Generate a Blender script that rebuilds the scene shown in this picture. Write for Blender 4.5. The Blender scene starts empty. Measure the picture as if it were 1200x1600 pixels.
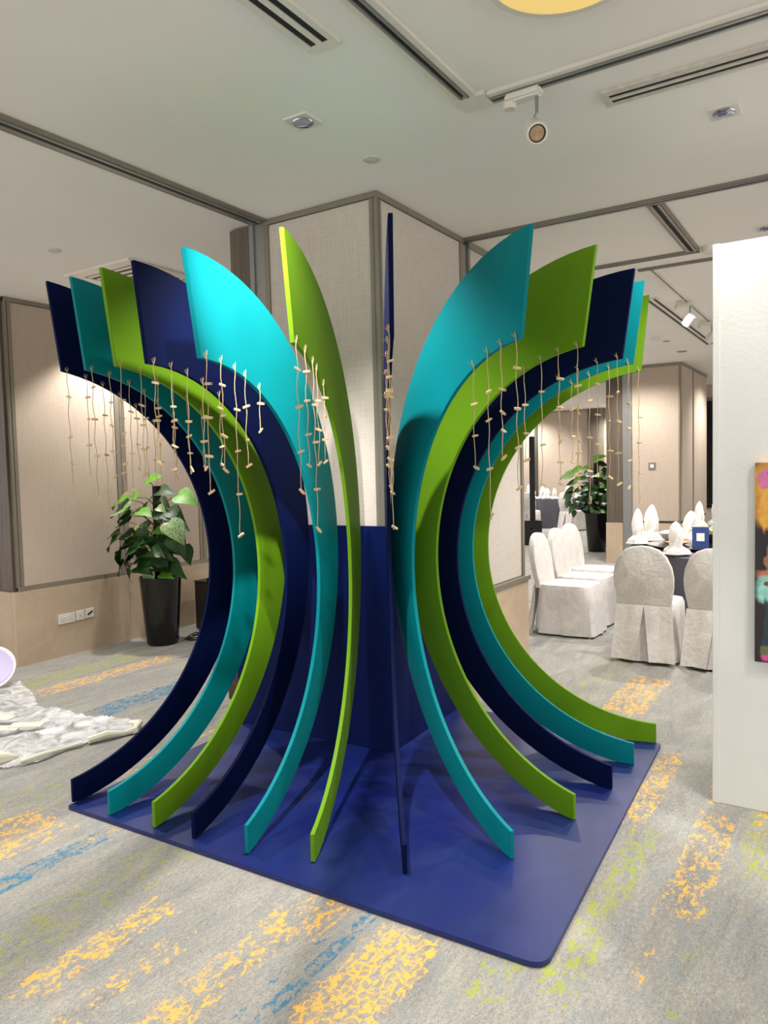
import bpy, bmesh, math, random
from mathutils import Vector, Matrix
PI = math.pi
sc = bpy.context.scene
COL = sc.collection
# ---------------------------------------------------------------- camera
CAM_YAW, CAM_PITCH, CAM_ROLL, CAM_F = 0.57156, 0.056676, 0.024767, 1162.2
def _cam():
    cy, sy = math.cos(CAM_YAW), math.sin(CAM_YAW); cp, sp = math.cos(CAM_PITCH), math.sin(CAM_PITCH)
    f = Vector((cy*cp, sy*cp, -sp)); r = Vector((sy, -cy, 0)); d = f.cross(r)
    r2 = math.cos(CAM_ROLL)*r + math.sin(CAM_ROLL)*d; d2 = -math.sin(CAM_ROLL)*r + math.cos(CAM_ROLL)*d
    m = Matrix((r2, -d2, -f)).transposed().to_4x4(); m.translation = Vector((0, 0, 1.6))
    cd = bpy.data.cameras.new('camera'); cd.sensor_fit = 'VERTICAL'; cd.sensor_height = 24.0
    cd.lens = CAM_F/1600*24.0; cd.clip_start = 0.05; cd.clip_end = 100
    co = bpy.data.objects.new('camera', cd); COL.objects.link(co); co.matrix_world = m; sc.camera = co
_cam()
# ---------------------------------------------------------------- world, lights, exposure
CZ = 3.125
w = bpy.data.worlds.new('world'); sc.world = w; w.use_nodes = True
w.node_tree.nodes['Background'].inputs[0].default_value = (1.0, 0.97, 0.94, 1)
w.node_tree.nodes['Background'].inputs[1].default_value = 0.92
sc.view_settings.view_transform = 'Standard'; sc.view_settings.look = 'None'
sc.view_settings.exposure = 0.86; sc.view_settings.gamma = 1.0; sc.view_settings.use_curve_mapping = False
def spot(x, y, power, size=110, blend=0.6, r=0.04, col=(1, .965, .92), z=CZ-0.015, aim=None):
    l = bpy.data.lights.new('spot', 'SPOT'); l.energy = power; l.spot_size = math.radians(size); l.spot_blend = blend
    l.shadow_soft_size = r; l.color = col
    o = bpy.data.objects.new('light_source', l); COL.objects.link(o); o.location = (x, y, z)
    if aim: o.rotation_euler = (Vector(aim)-Vector((x, y, z))).to_track_quat('-Z', 'Y').to_euler()
    return o
spot(2.63, 2.06, 205, 98, .8, .035)              # downlight above the sixth fin
spot(3.63, 0.52, 110, 120, .6)                    # downlight by the white screen
spot(5.56, 0.54, 200, 130, .6)
spot(4.60, 5.62, 115, 112, .4)                    # wall washer over the plant
spot(2.4, 4.6, 160, 110, .7)
spot(1.50, 1.37, 285, 36, 1.0, .03, aim=(2.42, 2.18, 2.12), z=CZ-.15)   # spotlight on the near end of the lighting track, aimed at the bright turquoise fin
spot(2.2, -1.0, 55, 60, .6, .04, aim=(3.69, 0.2, 1.3))   # picture spotlight aimed at the painting
for (x, y, p) in ((0.9, 2.06, 30), (0.9, 0.50, 60), (2.6, -1.0, 110), (-1.2, 1.0, 110), (0.4, 4.3, 110), (-1.2, 3.2, 110)):
    spot(x, y, p, 92, .6, .06)                   # downlights of the room behind the photographer
for (x, y, p) in ((7.2, 1.4, 260), (8.0, 3.2, 220), (9.8, 1.0, 260), (11.2, 2.9, 200), (11.5, 5.0, 260), (15, 4.8, 260), (17.5, 6.8, 300), (19.7, 5.4, 320), (19.6, 8.0, 260), (7.5, 6.5, 200), (13.6, 1.6, 200)):
    spot(x, y, p*.8, 150, .8, .08)                # unseen spots added to light up the dining area and far room
# ---------------------------------------------------------------- node helpers
def lin(c):
    return tuple(((v/255)/12.92 if v/255 <= .04045 else ((v/255+.055)/1.055)**2.4) for v in c)
class NT:
    def __init__(s, name):
        s.m = bpy.data.materials.new(name); s.m.use_nodes = True; s.t = s.m.node_tree; s.b = s.t.nodes['Principled BSDF']
        s.tc = None
    def n(s, t, **k):
        x = s.t.nodes.new(t)
        for a, v in k.items(): setattr(x, a, v)
        return x
    def l(s, a, b): s.t.links.new(a, b)
    def obj(s):
        if not s.tc: s.tc = s.n('ShaderNodeTexCoord')
        return s.tc.outputs['Object']
    def mp(s, scale=(1, 1, 1), loc=(0, 0, 0), rot=(0, 0, 0), src=None):
        m = s.n('ShaderNodeMapping'); m.inputs['Scale'].default_value = scale; m.inputs['Location'].default_value = loc
        m.inputs['Rotation'].default_value = rot; s.l(src or s.obj(), m.inputs[0]); return m.outputs[0]
    def noise(s, scale, detail=3, vec=None, rough=.5, dist=0):
        n = s.n('ShaderNodeTexNoise'); n.inputs['Scale'].default_value = scale; n.inputs['Detail'].default_value = detail
        n.inputs['Roughness'].default_value = rough; n.inputs['Distortion'].default_value = dist
        s.l(vec or s.obj(), n.inputs['Vector']); return n.outputs['Fac']
    def ramp(s, f, stops):
        r = s.n('ShaderNodeValToRGB'); e = r.color_ramp.elements
        while len(e) < len(stops): e.new(.5)
        for i, (p, c) in enumerate(stops): e[i].position = p; e[i].color = (*c, 1)
        s.l(f, r.inputs[0]); return r.outputs[0]
    def mth(s, op, a, b=None, c=None):
        m = s.n('ShaderNodeMath', operation=op)
        for i, v in enumerate((a, b, c)):
            if v is None: continue
            if isinstance(v, (int, float)): m.inputs[i].default_value = v
            else: s.l(v, m.inputs[i])
        return m.outputs[0]
    def step(s, f, a, b):
        m = s.n('ShaderNodeMapRange', interpolation_type='SMOOTHSTEP'); s.l(f, m.inputs[0])
        m.inputs[1].default_value = a; m.inputs[2].default_value = b; return m.outputs[0]
    def mix(s, f, a, b, mode='MIX'):
        m = s.n('ShaderNodeMix', data_type='RGBA', blend_type=mode)
        for i, v in ((0, f), (6, a), (7, b)):
            if isinstance(v, (int, float)): m.inputs[i].default_value = v
            elif isinstance(v, tuple): m.inputs[i].default_value = (*v, 1)
            else: s.l(v, m.inputs[i])
        return m.outputs[2]
    def bump(s, h, st=.2, d=.005):
        b = s.n('ShaderNodeBump'); b.inputs['Strength'].default_value = st; b.inputs['Distance'].default_value = d
        s.l(h, b.inputs['Height']); s.l(b.outputs[0], s.b.inputs['Normal'])
    def base(s, c):
        if isinstance(c, tuple): s.b.inputs['Base Color'].default_value = (*c, 1)
        else: s.l(c, s.b.inputs['Base Color'])
def plain(name, rgb, rough=.5, metal=0, var=.06, scale=8, bump=0, spec=None):
    t = NT(name); c = lin(rgb); n = t.noise(scale, 4)
    t.base(t.ramp(n, [(.3, tuple(v*(1-var) for v in c)), (.7, tuple(min(1, v*(1+var)) for v in c))]))
    t.b.inputs['Roughness'].default_value = rough; t.b.inputs['Metallic'].default_value = metal
    if spec is not None: t.b.inputs['Specular IOR Level'].default_value = spec
    if bump: t.bump(t.noise(scale*12, 3), bump, .003)
    return t.m
def fabric(name, rgb, k=1.0):
    t = NT(name); c = lin(rgb)
    a = t.noise(6, 4, t.mp((26*k, 26*k, 1.2))); b = t.noise(6, 4, t.mp((1.6, 1.6, 40*k))); big = t.noise(1.3, 2)
    s = t.mth('ADD', t.mth('MULTIPLY', t.mth('ADD', a, b), .42), t.mth('MULTIPLY', big, .16))
    t.base(t.ramp(s, [(.36, tuple(v*.87 for v in c)), (.5, c), (.64, tuple(min(1, v*1.08) for v in c))]))
    t.b.inputs['Roughness'].default_value = .9; t.b.inputs['Specular IOR Level'].default_value = .15
    t.bump(s, .25, .004); return t.m
def marble(name, rgb):
    t = NT(name); c = lin(rgb); n = t.noise(2.2, 7, None, .62, 1.4); v = t.noise(9, 5, None, .6, .8)
    s = t.mth('ADD', t.mth('MULTIPLY', n, .7), t.mth('MULTIPLY', v, .3))
    t.base(t.ramp(s, [(.3, tuple(x*.86 for x in c)), (.5, c), (.68, tuple(min(1, x*1.15) for x in c))]))
    t.b.inputs['Roughness'].default_value = .28; return t.m
def wood(name, rgb):
    t = NT(name); c = lin(rgb); n = t.noise(5, 5, t.mp((9, 9, .35)), .6, .6)
    t.base(t.ramp(n, [(.3, tuple(x*.62 for x in c)), (.55, c), (.75, tuple(min(1, x*1.35) for x in c))]))
    t.b.inputs['Roughness'].default_value = .5; t.bump(n, .1, .002); return t.m
M = {}
M['ceiling'] = plain('ceiling_paint', (240, 236, 230), .85, var=.02, scale=1.5)
M['linen'] = fabric('grey_linen_wall_fabric', (200, 191, 180))
M['linen2'] = fabric('beige_linen_wall_fabric', (188, 172, 156))
M['marble'] = marble('beige_marble', (190, 169, 145))
M['wood'] = wood('dark_wood_veneer', (96, 84, 72)); M['brown'] = wood('red_brown_wood', (70, 42, 30))
M['trim'] = plain('bronze_metal_trim', (138, 130, 116), .4, .35, .04)
M['trim_dark'] = plain('dark_shadow_gap', (78, 74, 62), .6, .1, .04)
M['alu'] = plain('grey_aluminium', (150, 150, 148), .35, .6, .04)
M['slot'] = plain('black_slot', (14, 15, 15), .6, 0, .05)
M['white'] = plain('white_powder_coat', (222, 217, 206), .45, 0, .03)
M['dirty'] = plain('dusty_white_frame', (205, 198, 186), .6, 0, .10, 30)
M['black'] = plain('black_plastic', (18, 18, 19), .35, 0, .1)
M['gloss'] = plain('glossy_black_planter', (12, 12, 13), .12, 0, .1)
M['navy'] = plain('navy_paint', (4, 16, 56), .65, 0, .07, 3, spec=.07)
M['casing_blue'] = plain('deep_blue_paint', (5, 20, 70), .6, 0, .08, 3, spec=.1)
M['teal'] = plain('turquoise_paint', (0, 122, 130), .55, 0, .05, 3, spec=.12)
M['green'] = plain('lime_green_paint', (101, 145, 22), .55, 0, .05, 3, spec=.12)
def mat_blue():
    t = NT('brushed_blue_paint'); n = t.noise(1.7, 5, t.mp((1, 2.2, 1), rot=(0, 0, .5)), .6, 1.2)
    t.base(t.ramp(n, [(.3, lin((0, 16, 96))), (.5, lin((6, 26, 90))), (.7, lin((24, 38, 100)))]))
    t.b.inputs['Roughness'].default_value = .42; t.b.inputs['Coat Weight'].default_value = .12; t.b.inputs['Coat Roughness'].default_value = .35
    t.bump(t.noise(30, 3), .08, .002); return t.m
M['matblue'] = mat_blue()
M['twine'] = plain('jute_twine', (186, 160, 124), .95, 0, .15, 60)
M['peg'] = plain('pale_wood_peg', (216, 188, 146), .7, 0, .1, 60)
M['screen'] = plain('white_roller_paint', (222, 222, 218), .6, 0, .02, 5, bump=.15)
M['satin'] = None
def satin():
    t = NT('white_satin_cover'); n = t.noise(7, 5, t.mp((1, 1, .7)), .6, 1.5)
    t.base(t.ramp(n, [(.3, lin((202, 196, 190))), (.7, lin((228, 223, 218)))])); t.b.inputs['Roughness'].default_value = .38
    t.b.inputs['Sheen Weight'].default_value = .3; t.bump(t.mth('ADD', t.mth('MULTIPLY', n, .6), t.mth('MULTIPLY', t.noise(38, 4), .4)), .5, .02); return t.m
M['satin'] = satin()
M['napkin'] = plain('white_napkin_cotton', (236, 232, 226), .8, 0, .04, 12, bump=.2)
M['cloth'] = plain('charcoal_tablecloth', (82, 80, 88), .85, 0, .08, 6, bump=.2)
M['glass_dark'] = plain('dark_lazy_susan_glass', (40, 34, 34), .08, 0, .05)
M['china'] = plain('white_china', (232, 232, 228), .15, 0, .02)
M['orange'] = plain('orange_plate', (226, 138, 84), .4, 0, .12, 20)
M['cardblue'] = plain('navy_card', (20, 52, 112), .5, 0, .03)
M['leaf0'] = plain('deep_green_leaf', (30, 68, 20), .5, 0, .3, 6)
M['leaf1'] = plain('bright_green_leaf', (92, 150, 30), .5, 0, .2, 6)
def varleaf():
    t = NT('variegated_leaf'); n = t.noise(22, 5, t.mp((1, 3, 1)), .6, 1)
    t.base(t.ramp(n, [(.42, lin((40, 92, 30))), (.52, lin((120, 160, 80))), (.6, lin((214, 224, 196)))])); t.b.inputs['Roughness'].default_value = .3; return t.m
M['leaf2'] = varleaf()
M['moss'] = plain('dark_moss_pole', (32, 30, 22), .95, 0, .4, 40, bump=.5)
M['soil'] = plain('potting_soil', (34, 26, 20), .95, 0, .3, 40, bump=.5)
M['stem'] = plain('green_stem', (70, 88, 40), .5)
M['flower'] = plain('cream_petals', (238, 220, 170), .6, 0, .1, 20)
M['lav'] = plain('lavender_plastic', (206, 196, 232), .35, 0, .03)
M['reflector'] = plain('chrome_reflector', (190, 195, 215), .12, 1, .05)
M['lens'] = plain('amber_lens', (190, 160, 130), .2, .3, .2, 40)
M['cream'] = plain('cream_masking_tape', (228, 224, 204), .6, 0, .06)
def emis(name, rgb, st):
    t = NT(name); t.base(lin(rgb)); t.b.inputs['Emission Color'].default_value = (*lin(rgb), 1); t.b.inputs['Emission Strength'].default_value = st; return t.m
M['lampglow'] = emis('yellow_lamp_diffuser', (244, 210, 128), .30)
def plasticm():
    t = NT('clear_crumpled_plastic'); t.base(lin((236, 236, 238))); t.b.inputs['Roughness'].default_value = .22
    n = t.noise(9, 5, None, .6, 1); t.l(t.mth('MULTIPLY_ADD', t.step(n, .25, .7), .62, .22), t.b.inputs['Alpha']); t.b.inputs['Alpha'].default_value = .6
    t.bump(n, .4, .02); return t.m
M['plastic'] = plasticm()
# carpet: flat print of woven colour patches
def carpet():
    t = NT('patterned_carpet'); P = t.obj()
    g1 = t.noise(1.0, 6, t.mp((2.0, 7, 1)), .7, .8); g2 = t.noise(42, 5, t.mp((1, 1.6, 1)), .85); sp = t.noise(150, 3, None, .8)
    s = t.mth('ADD', t.mth('MULTIPLY', g1, .42), t.mth('MULTIPLY', g2, .58))
    c = t.ramp(s, [(.36, lin((122, 123, 122))), (.47, lin((149, 147, 141))), (.56, lin((168, 164, 155))), (.68, lin((186, 181, 172)))])
    bl = t.step(t.noise(7, 7, t.mp((1, 2.2, 1), loc=(7, 3, 0)), .8, .3), .52, .58)
    c = t.mix(t.mth('MULTIPLY', bl, .6), c, lin((142, 148, 150)))
    pk = t.step(t.noise(8, 6, t.mp((1, 2, 1), loc=(-4, 9, 0)), .8), .56, .64)
    c = t.mix(t.mth('MULTIPLY', pk, .4), c, lin((158, 146, 138)))
    c = t.mix(t.mth('MULTIPLY', t.step(sp, .48, .62), .5), c, lin((104, 100, 96)))
    sep = t.n('ShaderNodeSeparateXYZ'); t.l(P, sep.inputs[0]); X, Y = sep.outputs[0], sep.outputs[1]
    vo = t.n('ShaderNodeTexVoronoi', feature='DISTANCE_TO_EDGE'); vo.inputs['Scale'].default_value = 30; vo.inputs['Randomness'].default_value = 1
    wob = t.n('ShaderNodeVectorMath', operation='MULTIPLY_ADD'); nz = t.n('ShaderNodeTexNoise'); nz.inputs['Scale'].default_value = 40; t.l(P, nz.inputs['Vector'])
    t.l(nz.outputs['Color'], wob.inputs[0]); wob.inputs[1].default_value = (.03, .03, 0); t.l(t.mp((1, 1.25, 1)), wob.inputs[2]); t.l(wob.outputs[0], vo.inputs['Vector'])
    web = t.mth('SUBTRACT', 1, t.step(vo.outputs['Distance'], .09, .16))
    blot = t.noise(15, 7, t.mp((1, 1.8, 1), loc=(3, 1, 0)), .72, .4)
    fine = t.noise(60, 3, None, .7)
    def boxes(lst):
        tot = None
        for (x0, x1, y0, y1, d) in lst:
            ax = t.mth('DIVIDE', t.mth('ABSOLUTE', t.mth('SUBTRACT', X, (x0+x1)/2)), (x1-x0)/2)
            ay = t.mth('DIVIDE', t.mth('ABSOLUTE', t.mth('SUBTRACT', Y, (y0+y1)/2)), (y1-y0)/2)
            v = t.mth('MULTIPLY', t.mth('SUBTRACT', 1, t.step(t.mth('MAXIMUM', ax, ay), .75, 1.15)), d)
            tot = v if tot is None else t.mth('MAXIMUM', tot, v)
        return tot
    def layer(c, lst, rgb, seed, auto, webk):
        a = boxes(lst)
        st = t.noise(1.0, 3, t.mp((.75, 2.6, 1), loc=(seed, seed*.37, 0)), .5, .3)
        m = t.mth('MAXIMUM', a, t.mth('MULTIPLY', t.step(st, auto, auto+.08), .75))
        far = t.mth('ADD', t.mth('MULTIPLY', blot, .75), t.mth('MULTIPLY', fine, .25))
        dens = t.mth('ADD', far, t.mth('MULTIPLY', m, .14))          # more mask -> more of the blotch passes
        k = t.mth('MULTIPLY', t.step(dens, .612, .645), t.step(m, .08, .3))
        k = t.mth('MULTIPLY', k, t.mth('ADD', t.mth('MULTIPLY', web, webk), 1-webk))
        return t.mix(t.mth('MULTIPLY', k, .84), c, lin(rgb))
    c = layer(c, [(1.45, 2.3, 2.3, 2.6, .55), (2.0, 3.3, .70, .84, .8), (1.9, 2.6, .88, 1.02, .7), (3.0, 3.8, .25, .42, .8), (3.0, 4.4, 5.3, 5.62, .8), (1.8, 2.3, 3.3, 3.7, .5), (1.2, 1.6, 2.3, 2.6, .6), (4.6, 6.2, 1.5, 1.8, .5), (2.0, 3.0, .40, .5, .3)], (160, 168, 62), 11.3, .66, .4)
    c = layer(c, [(1.36, 2.12, 2.78, 2.90, .9), (1.5, 2.25, 1.44, 1.50, .9), (3.05, 3.95, 4.22, 4.48, .95), (1.4, 2.0, 1.52, 1.56, .5)], (48, 118, 152), 23.1, .72, .35)
    c = layer(c, [(1.2, 1.85, 2.10, 2.25, .9), (1.25, 2.1, 1.62, 1.80, .8), (1.2, 1.75, 1.9, 2.02, .6), (1.55, 2.15, 1.15, 1.42, 1.1), (1.9, 2.2, 1.55, 1.66, .9),
                  (3.25, 4.25, .78, .92, .9), (2.65, 3.6, .44, .62, .8), (1.55, 2.05, 3.0, 3.4, .85), (3.1, 4.5, 5.02, 5.25, .9), (4.7, 5.7, 1.15, 1.45, .95), (2.4, 3.4, 2.95, 3.5, .6), (3.6, 4.4, .45, .62, .5), (2.2, 2.5, .55, .6, .5), (6.2, 7.2, 3.0, 3.6, .8), (8.5, 9.5, 2.9, 3.3, .8)], (240, 182, 78), 5.7, .64, .8)
    t.base(c); t.b.inputs['Roughness'].default_value = .95; t.b.inputs['Specular IOR Level'].default_value = .1
    t.bump(sp, .35, .004); return t.m
M['carpet'] = carpet()
# ---------------------------------------------------------------- mesh helpers
class MB:
    def __init__(s): s.v = []; s.f = []
    def add(s, vs, fs):
        o = len(s.v); s.v += [tuple(v) for v in vs]; s.f += [tuple(i+o for i in f) for f in fs]; return s
    def box(s, a, b, rot=None, c=None):
        (x0, y0, z0), (x1, y1, z1) = a, b
        vs = [Vector((x, y, z)) for z in (z0, z1) for y in (y0, y1) for x in (x0, x1)]
        if rot is not None: vs = [rot @ (v-c)+c for v in vs]
        return s.add(vs, [(0, 2, 3, 1), (4, 5, 7, 6), (0, 1, 5, 4), (2, 6, 7, 3), (0, 4, 6, 2), (1, 3, 7, 5)])
    def tube(s, pts, r, n=6, cap=True):
        pts = [Vector(p) for p in pts]; rings = []; rr = r if hasattr(r, '__len__') else [r]*len(pts)
        up = Vector((.31, .17, .93)).normalized()
        for i, p in enumerate(pts):
            d = (pts[min(i+1, len(pts)-1)]-pts[max(i-1, 0)])
            d = d.normalized() if d.length > 1e-9 else Vector((0, 0, 1))
            if abs(d.dot(up)) > .97: up = Vector((1, 0.1, 0)).normalized()
            a = d.cross(up).normalized(); b = d.cross(a)
            rings.append([p+(a*math.cos(2*PI*k/n)+b*math.sin(2*PI*k/n))*rr[i] for k in range(n)])
        vs = [v for g in rings for v in g]; fs = []
        for i in range(len(pts)-1):
            for k in range(n): fs.append((i*n+k, i*n+(k+1) % n, (i+1)*n+(k+1) % n, (i+1)*n+k))
        if cap: fs += [tuple(range(n))[::-1], tuple(range((len(pts)-1)*n, len(pts)*n))]
        return s.add(vs, fs)
    def lathe(s, c, prof, n=24, axis=None, cap=True):
        vs = []; fs = []
        for (r, z) in prof:
            for k in range(n):
                v = Vector((r*math.cos(2*PI*k/n), r*math.sin(2*PI*k/n), z))
                if axis is not None: v = axis @ v
                vs.append(v+Vector(c))
        for i in range(len(prof)-1):
            for k in range(n): fs.append((i*n+k, i*n+(k+1) % n, (i+1)*n+(k+1) % n, (i+1)*n+k))
        if cap: fs += [tuple(range(n))[::-1], tuple(range((len(prof)-1)*n, len(prof)*n))]
        return s.add(vs, fs)
    def mesh(s, name, mat, smooth=False, bevel=0):
        me = bpy.data.meshes.new(name); me.from_pydata(s.v, [], s.f)
        bm = bmesh.new(); bm.from_mesh(me)
        bmesh.ops.recalc_face_normals(bm, faces=bm.faces)
        if bevel: bmesh.ops.bevel(bm, geom=[e for e in bm.edges if len(e.link_faces) == 2 and e.calc_face_angle(0) > .6], offset=bevel, segments=2, affect='EDGES', clamp_overlap=True)
        bm.to_mesh(me); bm.free(); me.materials.append(mat)
        if smooth:
            for p in me.polygons: p.use_smooth = True
            try: me.set_sharp_from_angle(angle=math.radians(40))
            except Exception: pass
        return me
    def build(s, name, mat, parent=None, smooth=False, bevel=0, loc=None):
        me = s.mesh(name, mat, smooth, bevel); o = bpy.data.objects.new(name, me); COL.objects.link(o)
        if loc is not None: o.location = loc
        if parent is not None: o.parent = parent
        return o
def empty(name, loc, rz=0):
    o = bpy.data.objects.new(name, None); COL.objects.link(o); o.location = loc; o.rotation_euler = (0, 0, rz); o.empty_display_size = .1; return o
def tag(o, label=None, cat=None, group=None, kind=None):
    if label: o['label'] = label
    if cat: o['category'] = cat
    if group: o['group'] = group
    if kind: o['kind'] = kind
    return o
def copy_tree(o, parent=None, keep=None):
    c = o.copy(); COL.objects.link(c)
    if parent is not None: c.parent = parent
    for ch in list(o.children): copy_tree(ch, c)
    return c
def box(name, a, b, mat, parent=None, bevel=0): return MB().box(a, b).build(name, mat, parent, bevel=bevel)
def struct(name, a, b, mat, bevel=0): return tag(box(name, a, b, mat, bevel=bevel), kind='structure')
random.seed(4)
FINS= [(2.1372, 3.2199, -0.1059, 0.0123, -0.0019, 0.05, 0.0135), (2.1414, 2.9462, 0.0019, 0.0137, -0.0714, -0.0169, -0.0036), (2.1627, 2.6612, 0.0997, -0.0226, -0.1629, -0.1064, -0.014), (2.1792, 2.4274, 0.1648, -0.0214, -0.2257, -0.1722, -0.0231), (2.2016, 2.1343, 0.2413, -0.0579, -0.2969, -0.2188, -0.0295), (2.2886, 1.8561, 0.4059, 0.0002, -0.1583, -0.063, 0.0006), (2.4013, 1.4878, 0.6000, -0.005, -0.0763, 0.0388, 0.0149), (2.7123, 1.1697, 0.9859, -0.0108, -0.191, -0.1167, -0.0082), (3.165, 1.0627, 1.2527, -0.0015, -0.1387, -0.0685, 0.0052), (3.5634, 1.0096, 1.4697, 0.0018, -0.1265, -0.0655, -0.0003), (3.9143, 0.9931, 1.6504, 0.0157, -0.0657, -0.0081, 0.0103), (4.288, 0.9645, 1.8074, 0.0754, 0.0251, 0.0699, 0.0123)]
STR= [(1, 0.073, [1.985, 1.793, 1.666, 1.559]), (1, 0.169, [1.989, 1.883, 1.755, 1.618]), (1, 0.257, [1.905, 1.708, 1.527, 1.362]), (1, 0.351, [1.892, 1.756, 1.618]), (1, 0.439, [1.896, 1.762, 1.632]), (1, 0.541, [1.68, 1.555]), (2, 0.009, [2.006, 1.861, 1.695, 1.502]), (2, 0.103, [1.942, 1.833, 1.717, 1.599]), (2, 0.21, [1.905, 1.706, 1.536, 1.354]), (2, 0.299, [1.877, 1.736, 1.6]), (2, 0.379, [1.892, 1.748, 1.666, 1.346]), (2, 0.478, [1.84, 1.741, 1.59]), (3, -0.09, [1.92, 1.783, 1.651, 1.526]), (3, 0.023, [1.907, 1.82, 1.716, 1.605]), (3, 0.122, [1.901, 1.758, 1.652]), (3, 0.219, [1.85, 1.818, 1.626]), (3, 0.315, [1.848, 1.701, 1.615]), (3, 0.414, [1.759, 1.631]), (4, -0.142, [1.97, 1.82, 1.652]), (4, -0.038, [1.883, 1.825, 1.719, 1.623]), (4, 0.064, [1.827, 1.764, 1.623]), (4, 0.169, [1.851, 1.744, 1.626]), (4, 0.29, [1.898, 1.724, 1.642]), (5, -0.192, [1.939, 1.812, 1.667, 1.532]), (5, -0.085, [1.945, 1.826, 1.747, 1.613]), (5, 0.017, [1.856, 1.69, 1.516, 1.349]), (5, 0.1, [1.875, 1.736, 1.631]), (5, 0.219, [1.896, 1.781]), (6, -0.052, [1.993, 1.849, 1.678, 1.524]), (6, 0.073, [1.999, 1.884, 1.749, 1.624]), (6, 0.186, [1.877, 1.722, 1.526, 1.356]), (6, 0.246, [1.899, 1.776, 1.634]), (6, 0.359, [1.921, 1.84, 1.74, 1.642]), (7, 0.0, [2.008, 1.874, 1.72, 1.38]), (7, 0.12, [1.963, 1.905, 1.64, 1.508]), (7, 0.24, [1.926, 1.615, 1.526]), (7, 0.36, [1.914, 1.738, 1.616]), (7, 0.48, [1.864, 1.695]), (8, -0.098, [1.969, 1.817, 1.672, 1.518]), (8, 0.006, [1.9, 1.81, 1.74, 1.636]), (8, 0.103, [1.902, 1.789, 1.593, 1.402]), (8, 0.216, [1.863, 1.732, 1.599]), (9, -0.046, [1.936, 1.819, 1.652, 1.607]), (9, 0.051, [1.976, 1.851, 1.736, 1.613, 1.518]), (9, 0.147, [1.931, 1.694, 1.515]), (9, 0.243, [1.879, 1.75, 1.628]), (10, -0.046, [1.936, 1.799, 1.651, 1.506]), (10, 0.053, [1.983, 1.837, 1.694, 1.549]), (10, 0.15, [1.872, 1.721, 1.55, 1.491]), (10, 0.249, [1.875, 1.718]), (11, 0.015, [1.906, 1.781, 1.617, 1.479]), (11, 0.111, [1.949, 1.823, 1.668, 1.53]), (11, 0.213, [1.936, 1.741, 1.566, 1.409]), (11, 0.304, [1.895, 1.752, 1.615]), (12, 0.084, [1.855, 1.715, 1.548, 1.383])]
LEAF= [(5.466, 1.578, 0.194, 35, 1), (5.448, 1.465, 0.168, 10, 0), (5.702, 1.41, 0.13, 170, 1), (5.877, 1.37, 0.22, 190, 1), (5.758, 1.341, 0.143, 200, 0), (6.077, 1.293, 0.272, 178, 2), (5.374, 1.353, 0.117, -20, 0), (5.272, 1.304, 0.091, -10, 2), (5.833, 1.237, 0.194, 200, 1), (5.22, 1.255, 0.168, -15, 0), (5.979, 1.153, 0.194, 185, 0), (5.415, 1.208, 0.181, -60, 0), (5.118, 1.398, 0.207, -10, 1), (5.688, 1.101, 0.143, 190, 0), (5.306, 1.131, 0.194, -10, 0), (5.102, 1.113, 0.22, -35, 2), (5.969, 1.048, 0.143, 190, 0), (5.692, 1.026, 0.155, -100, 1), (6.009, 0.976, 0.207, 200, 0), (5.412, 0.983, 0.259, -20, 0), (6.071, 0.856, 0.233, 215, 0), (5.717, 0.899, 0.194, -110, 0), (5.142, 0.97, 0.194, -45, 0), (5.163, 0.858, 0.194, -95, 0), (6.077, 0.773, 0.155, 220, 0), (5.37, 0.861, 0.194, -60, 0), (5.956, 0.708, 0.168, 225, 0), (5.747, 0.707, 0.233, -80, 0), (5.282, 0.719, 0.194, -60, 0), (5.531, 0.643, 0.194, -95, 2), (5.943, 0.626, 0.13, 240, 0), (5.591, 0.76, 0.155, -90, 0), (5.787, 1.145, 0.13, 150, 0), (5.376, 0.771, 0.155, -70, 0), (5.861, 0.818, 0.168, 230, 0), (5.54, 1.036, 0.143, -80, 0)]
# ================================================================ THE SETTING
flo = struct('floor', (-4, -6, -.1), (22, 13, 0), M['carpet'])
cei = struct('ceiling', (-4, -6, CZ), (22, 13, CZ+.1), M['ceiling'])
# --- column clad in linen panels
col_ = struct('wall_column', (3.52, 2.273, 0), (5.54, 3.06, CZ-.002), M['trim_dark'])
def cpanel(name, a, b, m, p, bev=0): return box(name, a, b, m, p, bev)
cpanel('fabric_panel', (3.504, 2.30, .70), (3.52, 3.03, CZ-.035), M['linen'], col_)
cpanel('fabric_panel', (3.545, 2.257, .70), (4.505, 2.273, CZ-.035), M['linen'], col_)
cpanel('fabric_panel', (4.66, 2.257, .74), (5.50, 2.273, CZ-.04), M['linen'], col_)
cpanel('top_rail', (3.49, 2.243, CZ-.032), (3.52, 3.07, CZ-.002), M['trim'], col_)
cpanel('top_rail', (3.52, 2.243, CZ-.032), (4.55, 2.273, CZ-.002), M['trim'], col_)
cpanel('top_rail', (4.63, 2.243, CZ-.045), (5.56, 2.273, CZ-.002), M['trim'], col_)
for (a, b) in (((3.496, 2.273, 0), (3.52, 2.300, CZ-.03)), ((3.52, 2.249, 0), (3.545, 2.273, CZ-.03)), ((3.498, 2.251, 0), (3.52, 2.273, CZ-.03)),
               ((3.496, 3.03, 0), (3.52, 3.07, CZ-.03)), ((4.505, 2.249, 0), (4.545, 2.273, CZ-.03)), ((4.625, 2.249, .7), (4.66, 2.273, CZ-.04)), ((5.50, 2.245, .7), (5.545, 2.273, CZ-.04))):
    cpanel('corner_trim', a, b, M['trim'], col_, .002)
cpanel('corner_bead', (3.490, 2.243, 0), (3.502, 2.255, CZ-.03), M['alu'], col_, .003)
cpanel('channel', (4.548, 2.262, .7), (4.622, 2.273, CZ-.03), M['alu'], col_)
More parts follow.
